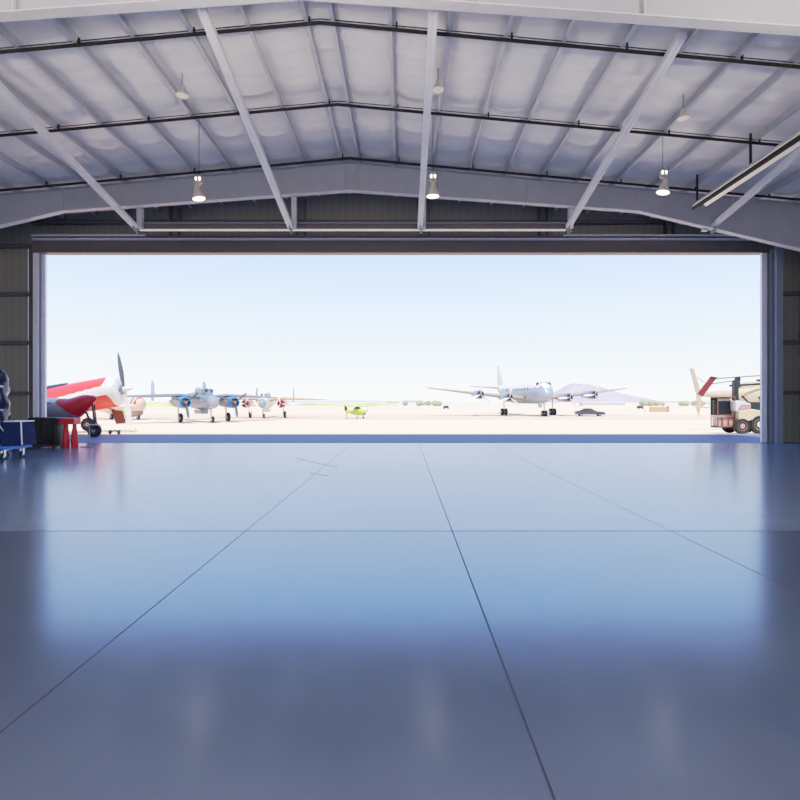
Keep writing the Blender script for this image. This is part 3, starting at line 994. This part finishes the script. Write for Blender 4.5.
secs = [(.34, .60, .60), (.42, .74, .76), (.7, .84, .86), (1.2, .86, .88), (1.8, .84, .87), (2.6, .78, .86), (3.6, .7, .84), (4.6, .62, .8), (6, .48, .62), (7.4, .3, .4), (8.4, .1, .16)]
rings = []
ns = 36
fine = []
for (y0_, a0_, b0_), (y1_, a1_, b1_) in zip(secs[:-1], secs[1:]):
    n_ = max(1, int((y1_ - y0_) / .03))
    for i in range(n_):
        t = i / n_
        fine.append((y0_ + (y1_ - y0_) * t, a0_ + (a1_ - a0_) * t, b0_ + (b1_ - b0_) * t))
fine.append(secs[-1])
ns = 120
for y, a, bb in fine:
    ring = []
    for k in range(ns):
        th = 2 * PI * k / ns
        yy, zz = tl(y, bb * math.sin(th))
        ring.append(Vector((a * math.cos(th), yy, zz)))
    rings.append(ring)
o = MB().loft(rings).build('fuselage', [M['white'], M['redsun']], r)


def wpaint(c):
    dy, dz = c.y, c.z - hubz
    y = dy * math.cos(tilt) + dz * math.sin(tilt)
    z = -dy * math.sin(tilt) + dz * math.cos(tilt)
    lo = .34 - .09 * (y - .9)
    if z > lo and y > .85 + 2.2 * max(0, (lo + .30 - z)) ** 2 + 1.2 * max(0, z - .62) ** 2:
        return 1
    hi = -.16 - .01 * y
    if z < hi and y > .62 + 2.5 * max(0, z - hi + .28) ** 2:
        return 1
    return 0


paint(o, wpaint)
pr = MB()
o2 = prop(r, (0, 0, 0), 2.1, 2, 'white', math.radians(180), (.16, .5, 'white'), .15, twist=1.0)
o2.location = (0, tl(0.18, 0)[0], hubz)
o2.rotation_euler = (tilt, 0, 0)
o2.data.materials.append(M['propgrey'])
for p in o2.data.polygons:
    p.material_index = 1 if p.center.z > .05 else 0  # sunlight put into the colour: lower blade white, upper one grey
MB().lathe([(.3, .3), (.3, .1), (.2, 0)], (0, .2, hubz - .02), 'Y', 18).build('gearbox', M['silver'], r)
for sx in (-1, 1):
    MB().wing([(sx * .5, 1.9, 4.4, 1.62, .4), (sx * 2.6, 2.1, 4.2, 1.45, .32), (sx * (3.0 if sx < 0 else 5.2), 2.2, 4.0, 1.5, .2)]).build('wing', M['white'], r)
    q = MB().tube([(sx * 1.2, 3.0, 1.5), (sx * 1.25, 2.95, .42)], .07, 10).build('landing_gear', M['hub'], r)
    wheel(q, (sx * 1.25, 2.95, .40), .40, .24, 'X')
MB().plate([(1.1, 0.85, 1.22), (1.1, 1.5, 1.26), (1.1, 1.2, .42), (1.1, .65, .5)], .05, (1, 0, 0)).build('gear_door', M['brown'], r, 0)
MB().tube([(1.1, 1.3, 1.25), (1.1, 2.2, 1.5)], .04, 8).build('door_strut', M['brown'], r)
MB().body([(3.0, .2, .1, 3.0 - .5), (3.4, .34, .3, 3.05 - .55), (4.4, .32, .3, 2.85 - .5), (5.4, .1, .1, 2.6 - .5)], 16).build('canopy', M['glass'], r)
MB().wing([(1.6, 7.0, 8.6, 0, .2), (3.2, 7.9, 8.8, 0, .08)], True).build('tail_fin', M['redsun'], r)
MB().wing([(-2, 7.4, 8.4, 1.35, .12), (2, 7.4, 8.4, 1.35, .12)]).build('tailplane', M['white'], r)
q = MB().tube([(0, 8.0, 1.1), (0, 8.2, .16)], .04, 8).build('tail_gear', M['hub'], r)
wheel(q, (0, 8.2, .16), .16, .1, 'X')

# near shaded light plane: red upswept nose, grey belly, one big wheel
r = thing('shaded_light_plane', 'red and grey light plane in shade, close behind the left door jamb', 'airplane', (-14.22, 24.6, -.03), (0, 0, math.radians(90)))
secs = [(-.08, .05, .06, 1.79), (0.05, .20, .17, 1.76), (.3, .34, .34, 1.62), (.55, .42, .46, 1.5), (.8, .48, .52, 1.37), (1.2, .52, .50, 1.28), (1.8, .54, .5, 1.30), (2.6, .54, .52, 1.32), (3.6, .42, .42, 1.38), (4.6, .2, .22, 1.45)]
fine = []
for s0, s1 in zip(secs[:-1], secs[1:]):
    for i in range(14):
        fine.append(tuple(a + (c - a) * i / 14 for a, c in zip(s0, s1)))
fine.append(secs[-1])
o = MB().body(fine, 110).build('fuselage', [M['bracket'], M['red'], M['white']], r)


def spaint(c):
    y, z = c.y, c.z
    if y < 1.56 and z > .486 + .714 * y:
        return 1
    if y > 1.7 and 1.6 - .7 * (y - 1.7) < z < 1.62:
        return 1
    if y > 1.6 and z >= 1.62:
        return 2
    return 0


paint(o, spaint)
q = MB().tube([(0, .12, 1.6), (-.05, .02, .95), (-.1, -.06, .62)], .045, 10).tube([(0, .45, 1.2), (-.08, .1, .7)], .035, 8).tube([(.14, .1, 1.5), (.14, -.02, .35)], .03, 8).tube([(-.14, -.08, .66), (-.14, .0, .34)], .03, 8).tube([(-.14, -.08, .64), (.14, -.06, .62)], .03, 8).build('nose_gear', M['black'], r)
wheel(q, (0, 0.02, .32), .32, .2, 'X', 'hub', 28)
MB().tube([(-.05, -.04, .8), (-.2, .1, .68)], .025, 8).build('gear_fork', M['char'], r)
for sx in (-1, 1):
    g2 = MB().tube([(sx * .3, 2.7, 1.0), (sx * .9, 2.7, .25)], .04, 8).build('main_gear', M['black'], r)
    wheel(g2, (sx * .95, 2.7, .25), .25, .16, 'X')
MB().wing([(-2.2, 2.0, 3.2, 1.0, .18), (0, 1.9, 3.4, .98, .24), (2.2, 2.0, 3.2, 1.0, .18)]).build('wing', M['red'], r)

# ground bits near the warbird
r = thing('tow_dolly', 'small two wheeled black tow dolly on the sunny sand', 'dolly', (xy(114.5, 27), 27.0, -.03))
MB().tube([(-.2, 0, .1), (0, 0, .19), (.24, 0, .11)], .03, 8).box((0, .1, .16), (.1, .3, .04)).build('axle_frame', M['char'], r)
for x in (-.22, .22):
    wheel(r, (x, 0, .11), .11, .09, 'X', 'char', 16)
o = MB().tube([(0, 0, .05), (1.9, .2, .05)], .035, 8).box((0, 0, .05), (.14, .2, .08)).build('tow_bar', M['yellow'])
o.location = (xy(98, 30), 30.0, ground_z(30) + .0)
tag(o, 'yellow tow bar lying on the sand under the red and white plane', 'tow bar')
r = thing('traffic_cone', 'small yellow cone on the sand right of the tall propeller', 'cone', (xy(135.5, 30.5), 30.5, ground_z(30.5)))
MB().lathe([(.085, .03), (.05, .14), (.02, .26)], n=14).build('cone_body', M['yellow'], r)
MB().box((0, 0, .015), (.2, .2, .03)).build('base', M['yellow'], r, 0)

# car
def car():
    Y = 95.0
    r = thing('parked_car', 'dark grey sedan parked on the sand beside the airliner', 'car', (xy(589.5, Y), Y, gz(Y)), (0, 0, math.radians(80)))
    side = [(-2.5, .35), (-2.55, .62), (-2.4, .78), (-1.1, .92), (-.35, 1.36), (.1, 1.44), (.9, 1.42), (1.7, 1.02), (2.45, .92), (2.55, .7), (2.5, .38)]
    def sec(x, k):
        return [Vector((x, y, .38 + (z - .38) * (1 - k * (z > 1.0) * .06))) for y, z in side]
    rings = [[Vector((x * (1 if z < 1.0 else .78), y, z)) for y, z in side] for x in (-.92, -.6, 0, .6, .92)]
    MB().loft(rings).build('body', M['carblack'], r, 30)
    MB().plate([(-.1, -1.02, .96), (-.1, -.42, 1.32), (-.1, .9, 1.36), (-.1, 1.5, 1.04)], 1.46, (1, 0, 0)).build('side_windows', M['glass'], r, 0)
    MB().box((0, -2.53, .55), (1.6, .08, .12)).box((0, 2.53, .55), (1.6, .08, .12)).build('bumper', M['chrome'], r, 0)
    MB().box((0, 2.5, .72), (1.5, .06, .1)).build('tail_light', M['cream'], r, 0)
    for y in (-1.6, 1.55):
        for x in (-.82, .82):
            wheel(r, (x, y, .33), .33, .22, 'X', 'chrome', 20)


car()
# distant sheds, aircraft shapes and a sand wall
for px, Y, w, hh, lab in ((393, 420, 9, 2.6, 'tiny white shed on the horizon beyond the lime aircraft'), (413, 430, 16, 3.2, 'long white shed on the horizon left of the airliner wing'),
                          (602, 330, 26, 1.7, 'long pale shed on the horizon under the mountain'), (652, 400, 10, 2.0, 'small pale shed on the horizon right of the mountain')):
    r = thing('distant_shed', lab, 'shed', (xy(px, Y), Y, -.95))
    MB().box((0, 0, hh / 2), (w, 6, hh)).build('wall', M['farwhite'], r, 0)
    MB().plate([(-w / 2 - .3, -3.4, hh), (-w / 2 - .3, 0, hh + 1.0), (-w / 2 - .3, 3.4, hh)], .1, (1, 0, 0)).loft([[Vector((x, -3.4, hh)), Vector((x, 0, hh + 1.0)), Vector((x, 3.4, hh))] for x in (-w / 2 - .3, w / 2 + .3)]).build('roof', M['mount2'], r, 0)
Yq = 135.0
r = thing('sand_wall', 'low orange sand coloured wall out on the airfield', 'wall', (xy(659, Yq), Yq, gz(Yq)))
MB().box((0, 0, .65), (4.6, .5, 1.3)).build('wall_panel', M['tanwing'], r, 0)
MB().box((2.2, 0, .75), (.3, .6, 1.5)).build('end_post', M['brown'], r, 0)
MB().box((-3.0, .2, .5), (.9, .8, 1.0), taper=(.7, .7)).build('white_block', M['farwhite'], r, 0)
for px, lab in ((640, 'tiny dark utility cart far out right of the car'), (446, 'tiny dark utility cart on the horizon left of the airliner')):
    Y = 190.0
    r = thing('utility_cart', lab, 'cart', (xy(px, Y), Y, gz(Y)))
    MB().box((0, 0, .8), (2.2, 1.2, .9), taper=(.7, .8)).build('cart_body', M['char'], r, 0)
    for x in (-.7, .7):
        wheel(r, (x, -.5, .35), .35, .2, 'Y', 'hub', 12)

# ------------------------------------------------------------------ helicopter on the right
Yh = 36.0
zg = ground_z(Yh)


def wp(px, py, Y):
    return Vector((xy(px, Y), 0, H - (py - 402) * Y / F))


r = thing('tan_helicopter', 'tan helicopter behind the right door jamb, its tail with red fin showing', 'helicopter', (xy(770, Yh), Yh, zg))
off = Vector((xy(770, Yh), 0, zg))


def hp(px, py, dy=0.0):
    p = wp(px, py, Yh) - off
    p.y = dy
    return p


def xbody(secs, n=22):
    """body along X: (x, half depth, half height, zc)"""
    rings = []
    for x, a, bb, zc in secs:
        rings.append([Vector((x, a * math.cos(2 * PI * k / n), zc + bb * math.sin(2 * PI * k / n))) for k in range(n)])
    return MB().loft(rings)


def sx_(px):
    return hp(px, 402).x


def sz_(py):
    return hp(402, py).z


pxm = Yh / F
xbody([(sx_(699), .10, .10, sz_(394.5)), (sx_(712), .2, .2, sz_(394.5)), (sx_(735), .36, .32, sz_(394.5))]).build('tail_boom', M['tan'], r)
xbody([(sx_(733), .35, .35, sz_(394.5)), (sx_(742), .7, .75, sz_(397)), (sx_(752), .95, 1.0, sz_(399)), (sx_(768), 1.05, 1.15, sz_(401)), (sx_(790), 1.0, 1.1, sz_(402)), (sx_(806), .6, .7, sz_(405)), (sx_(812), .15, .2, sz_(407))], 28).build('cabin', M['tan'], r)
xbody([(sx_(739), .3, .2, sz_(387)), (sx_(746), .5, .42, sz_(388)), (sx_(775), .5, .45, sz_(387)), (sx_(788), .2, .15, sz_(389))]).build('engine_cowling', M['tan'], r)
MB().plate([hp(690, 368), hp(693.5, 369), hp(701, 394), hp(697, 396)], .12, (0, 1, 0)).plate([hp(696.5, 396), hp(701, 395), hp(701, 407), hp(698, 412)], .1, (0, 1, 0)).build('tail_fin', M['tan'], r, 0)
MB().plate([hp(690, 394, -.9), hp(695, 397, -.9), hp(709, 378, -.9), hp(703, 377, -.9)], .06, (0, 1, 0)).build('red_stabiliser', M['wine'], r, 0)
MB().plate([hp(703, 377, -.95), hp(709, 378, -.95), hp(708, 380, -.95), hp(702, 378.4, -.95)], .07, (0, 1, 0)).build('stabiliser_tip', M['black'], r, 0)
MB().tube([hp(697, 377), hp(705, 383)], .03, 6).tube([hp(699, 397), hp(695.5, 405), hp(698, 413)], .035, 6).tube([hp(699, 405), hp(699, 417)], .03, 6).build('tail_skid', M['tan'], r)
MB().tube([hp(701, 407), hp(712, 408)], .03, 6).tube([hp(701, 403), hp(712, 404)], .03, 6).build('tail_rotor_guard', M['pinkframe'], r)
MB().box(tuple(hp(736.5, 391)), (.42, .42, 1.5), taper=(.7, .7)).build('rotor_mast', M['dkgreen'], r, 0)
MB().box(tuple(hp(760, 381.5)), (.3, .3, .3)).box(tuple(hp(737.5, 379)), (.26, .26, .3)).build('rotor_hub', M['black'], r, 0)
MB().plate([hp(716, 378.6, -.1), hp(790, 373.6, -.1), hp(790, 373.6, .2), hp(716, 378.6, .2)], .07, (0, 0, 1)).build('rotor_blade', M['propgrey'], r, 0)
MB().plate([hp(719, 384.2, 1.6), hp(738, 380.2, .0), hp(738, 380.2, .25), hp(719, 384.2, 1.9)], .05, (0, 0, 1)).build('rotor_blade', M['propgrey'], r, 0)
MB().tube([hp(721.5, 386.2, -.9), hp(766, 383.5, -.9)], .075, 8).build('exhaust_pipe', M['black'], r)
MB().plate([hp(748, 397, -.98), hp(762, 394, -1.05), hp(762, 404, -1.08), hp(754, 404, -1.02)], .06, (0, 1, 0)).build('cabin_window', M['dkgreen'], r, 0)
for dy in (-.95, .95):
    z0 = .06
    MB().tube([(sx_(752), dy, z0), (sx_(800), dy, z0), (sx_(806), dy, z0 + .15)], .05, 8).tube([(sx_(762), dy, z0), (sx_(762), dy * .6, sz_(413))], .04, 8).tube([(sx_(788), dy, z0), (sx_(788), dy * .6, sz_(413))], .04, 8).build('landing_skid', M['char'], r)

# ground power tractor in front of it
Yt = 28.0
zg = ground_z(Yt)
r = thing('ground_tractor', 'cream airfield tractor with black cage body inside the right door edge', 'tractor', (xy(742, Yt) - .3, Yt, zg))
off = Vector((xy(742, Yt), 0, zg))


def tp(px, py, dy=0.0):
    if px < 735.5:
        px = 720 + (px - 711.6) * 17 / 22.8
    p = Vector((xy(px, Yt), 0, H - (py - 402) * Yt / F)) - off
    p.y = dy
    return p


def tbox(mb, x0, y0, x1, y1, d0, d1):
    a, c = tp(x0, y0), tp(x1, y1)
    return mb.box(((a.x + c.x) / 2, (d0 + d1) / 2, (a.z + c.z) / 2), (abs(c.x - a.x), abs(d1 - d0), abs(a.z - c.z)))


q = MB()
for x in (711.6, 734.4):
    for d in (-.3, .3):
        a, c = tp(x, 397, d), tp(x, 415.5, d)
        q.tube([a, c], .035, 6)
for y in (397.2, 415.2):
    for d in (-.3, .3):
        q.tube([tp(711.6, y, d), tp(734.4, y, d)], .035, 6)
    for x in (711.6, 734.4):
        q.tube([tp(x, y, -.3), tp(x, y, .3)], .035, 6)
q.build('cage_frame', M['brown'], r)
q = MB()
tbox(q, 712, 397, 734, 398.4, -.31, .31)  # roof plate added to throw shade into the cage
tbox(q, 715, 401, 732, 415, -.05, .28)
tbox(q, 712, 399.5, 715.6, 415, .0, .28)
tbox(q, 730.5, 399, 734, 415, .0, .28)
tbox(q, 711.8, 397, 734.2, 415.3, .27, .31)
q.build('generator', M['black'], r, 0, .02)
q = MB()
for i in range(5):
    a = tp(717 + i * 3, 400)
    q.lathe([(.05, 0), (.07, .1), (.05, .2)], (a.x, -.1, a.z - .05), 'Z', 8)
q.build('hoses', M['hub'], r)
q = MB()
for y in (417, 426.5):
    for d in (-.3, .3):
        q.tube([tp(711.5, y, d), tp(742, y, d)], .035, 6)
for x in (711.8, 733):
    for y in (417, 426.5):
        q.tube([tp(x, y, -.3), tp(x, y, .3)], .03, 6)
for x in (711.8, 718, 726, 733):
    for d in (-.3, .3):
        q.tube([tp(x, 417, d), tp(x, 426.5, d)], .03, 6)
q.build('lower_frame', M['brown'], r)
q = MB()
tbox(q, 713, 418, 734, 426, -.26, .26)
q.build('tray_boxes', M['pinkframe'], r, 0, .02)
q = MB()
tbox(q, 711, 426.4, 736, 427.6, -.3, .3)
q.build('skid_rail', M['black'], r, 0)
# cream body with rounded fender
pts = [tp(735, 411), tp(752, 409), tp(760, 411), tp(768, 413), tp(768, 420), tp(752, 419), tp(747, 420.5), tp(735, 420)]
MB().plate(pts, 1.2, (0, 1, 0)).build('fender', M['cream'], r, 0, .03)
MB().plate([tp(735.5, 402), tp(740, 400.5), tp(750, 403.5), tp(750, 411), tp(735.5, 411)], 1.0, (0, 1, 0)).build('hood', M['white'], r, 0, .02)
MB().plate([tp(738, 408, -.52), tp(741, 404.5, -.52), tp(750, 404.5, -.52), tp(750, 411, -.52), tp(738, 411, -.52)], .03, (0, 1, 0)).build('red_emblem_panel', M['pinkframe'], r, 0)
MB().tube([tp(744, 396, -.3), tp(750, 402, -.3), tp(752, 409, -.3)], .05, 8).tube([tp(744, 396, .3), tp(750, 402, .3), tp(752, 409, .3)], .05, 8).build('roll_bar', M['black'], r)
q = MB()
tbox(q, 750, 402, 764, 410, -.4, .4)
q.build('seat_box', M['dkgreen'], r, 0, .03)
q = MB()
tbox(q, 739, 381, 743, 412, -.15, .15)
q.build('exhaust_stack', M['dkgreen'], r, 0, .03)
q = MB()
tbox(q, 736, 420, 766, 427, -.4, .4)
q.build('chassis', M['dkgreen'], r, 0, .02)
for px, rr in ((741, .42), (758, .50), (776, .50)):
    for d in (-.5, .5):
        cx = tp(px, 425).x
        wheel(r, (cx, d, rr), rr, .26, 'Y', 'cream' if rr > .45 else 'pinkframe', 26)

# ------------------------------------------------------------------ light, sky, camera
w = bpy.data.worlds.new('sky')
bpy.context.scene.world = w
w.use_nodes = True
nt = w.node_tree
for n in list(nt.nodes):
    nt.nodes.remove(n)
tc = nt.nodes.new('ShaderNodeTexCoord')
sp = nt.nodes.new('ShaderNodeSeparateXYZ')
nt.links.new(tc.outputs['Generated'], sp.inputs['Vector'])
rp = nt.nodes.new('ShaderNodeValToRGB')
nt.links.new(sp.outputs['Z'], rp.inputs['Fac'])
e = rp.color_ramp.elements
e[0].position = 0.0
e[0].color = (.96, .98, 1.0, 1)
e[1].position = 1.0
e[1].color = (.16, .33, .78, 1)
for p, c in ((.06, (.80, .90, 1.0, 1)), (.16, (.63, .77, 1.02, 1)), (.27, (.45, .62, 1.04, 1)), (.36, (.30, .50, 1.04, 1)), (.5, (.22, .42, .98, 1))):
    k = e.new(p)
    k.color = c
bg = nt.nodes.new('ShaderNodeBackground')
bg.inputs['Strength'].default_value = 1.15
nt.links.new(rp.outputs['Color'], bg.inputs['Color'])
ou = nt.nodes.new('ShaderNodeOutputWorld')
nt.links.new(bg.outputs['Background'], ou.inputs['Surface'])

sd = bpy.data.lights.new('sun', 'SUN')
sd.energy = 4.2
sd.color = (1.0, .93, .82)
sd.angle = math.radians(.6)
so = bpy.data.objects.new('sun', sd)
C.objects.link(so)
dirv = Vector((-.12, 4.75, -10.65))
so.rotation_euler = dirv.to_track_quat('-Z', 'Y').to_euler()

for x in (-10.5, -2, 7.5):  # unseen fill spots without fixtures, added to brighten the ceiling
    for y in (5.0, -2.5):
        ld = bpy.data.lights.new('ceiling_fill_spot', 'SPOT')
        ld.energy = 1000 if y > 0 else 300
        ld.spot_size = math.radians(165)
        ld.spot_blend = .6
        ld.color = (1.0, .84, .64)
        ld.shadow_soft_size = .4
        lo = bpy.data.objects.new('ceiling_fill_spot', ld)
        C.objects.link(lo)
        lo.location = (x, y, 6.0)
        lo.rotation_euler = (PI, 0, 0)

cd = bpy.data.cameras.new('camera')
cd.sensor_width = 36
cd.lens = 36 * F / 800
cd.shift_x = -3 / 800
cd.shift_y = 2 / 800
cd.clip_end = 20000
co = bpy.data.objects.new('camera', cd)
C.objects.link(co)
co.location = (0, 0, H)
co.rotation_euler = (PI / 2, 0, 0)
sc = bpy.context.scene
sc.camera = co
sc.view_settings.view_transform = 'Standard'
sc.view_settings.look = 'None'
sc.view_settings.exposure = 0.0
# film response: lift the interior, roll off the bright field outside
vs = sc.view_settings
vs.use_curve_mapping = True
cm = vs.curve_mapping
cm.use_clip = False
cm.white_level = (1.5, 1.5, 1.5)
cv = cm.curves[3]
PTS = [(0, 0), (.1, .23), (.2, .42), (.35, .57), (.55, .69), (.75, .81), (1.0, .93), (1.5, 1.0)]
cv.points[0].location = PTS[0]
cv.points[1].location = (1.0, PTS[-1][1])
for a, c in PTS[1:-1]:
    cv.points.new(a / 1.5, c)
cm.update()
sc.cycles.max_bounces = 12
sc.cycles.diffuse_bounces = 8
sc.cycles.glossy_bounces = 4
sc.cycles.use_denoising = True
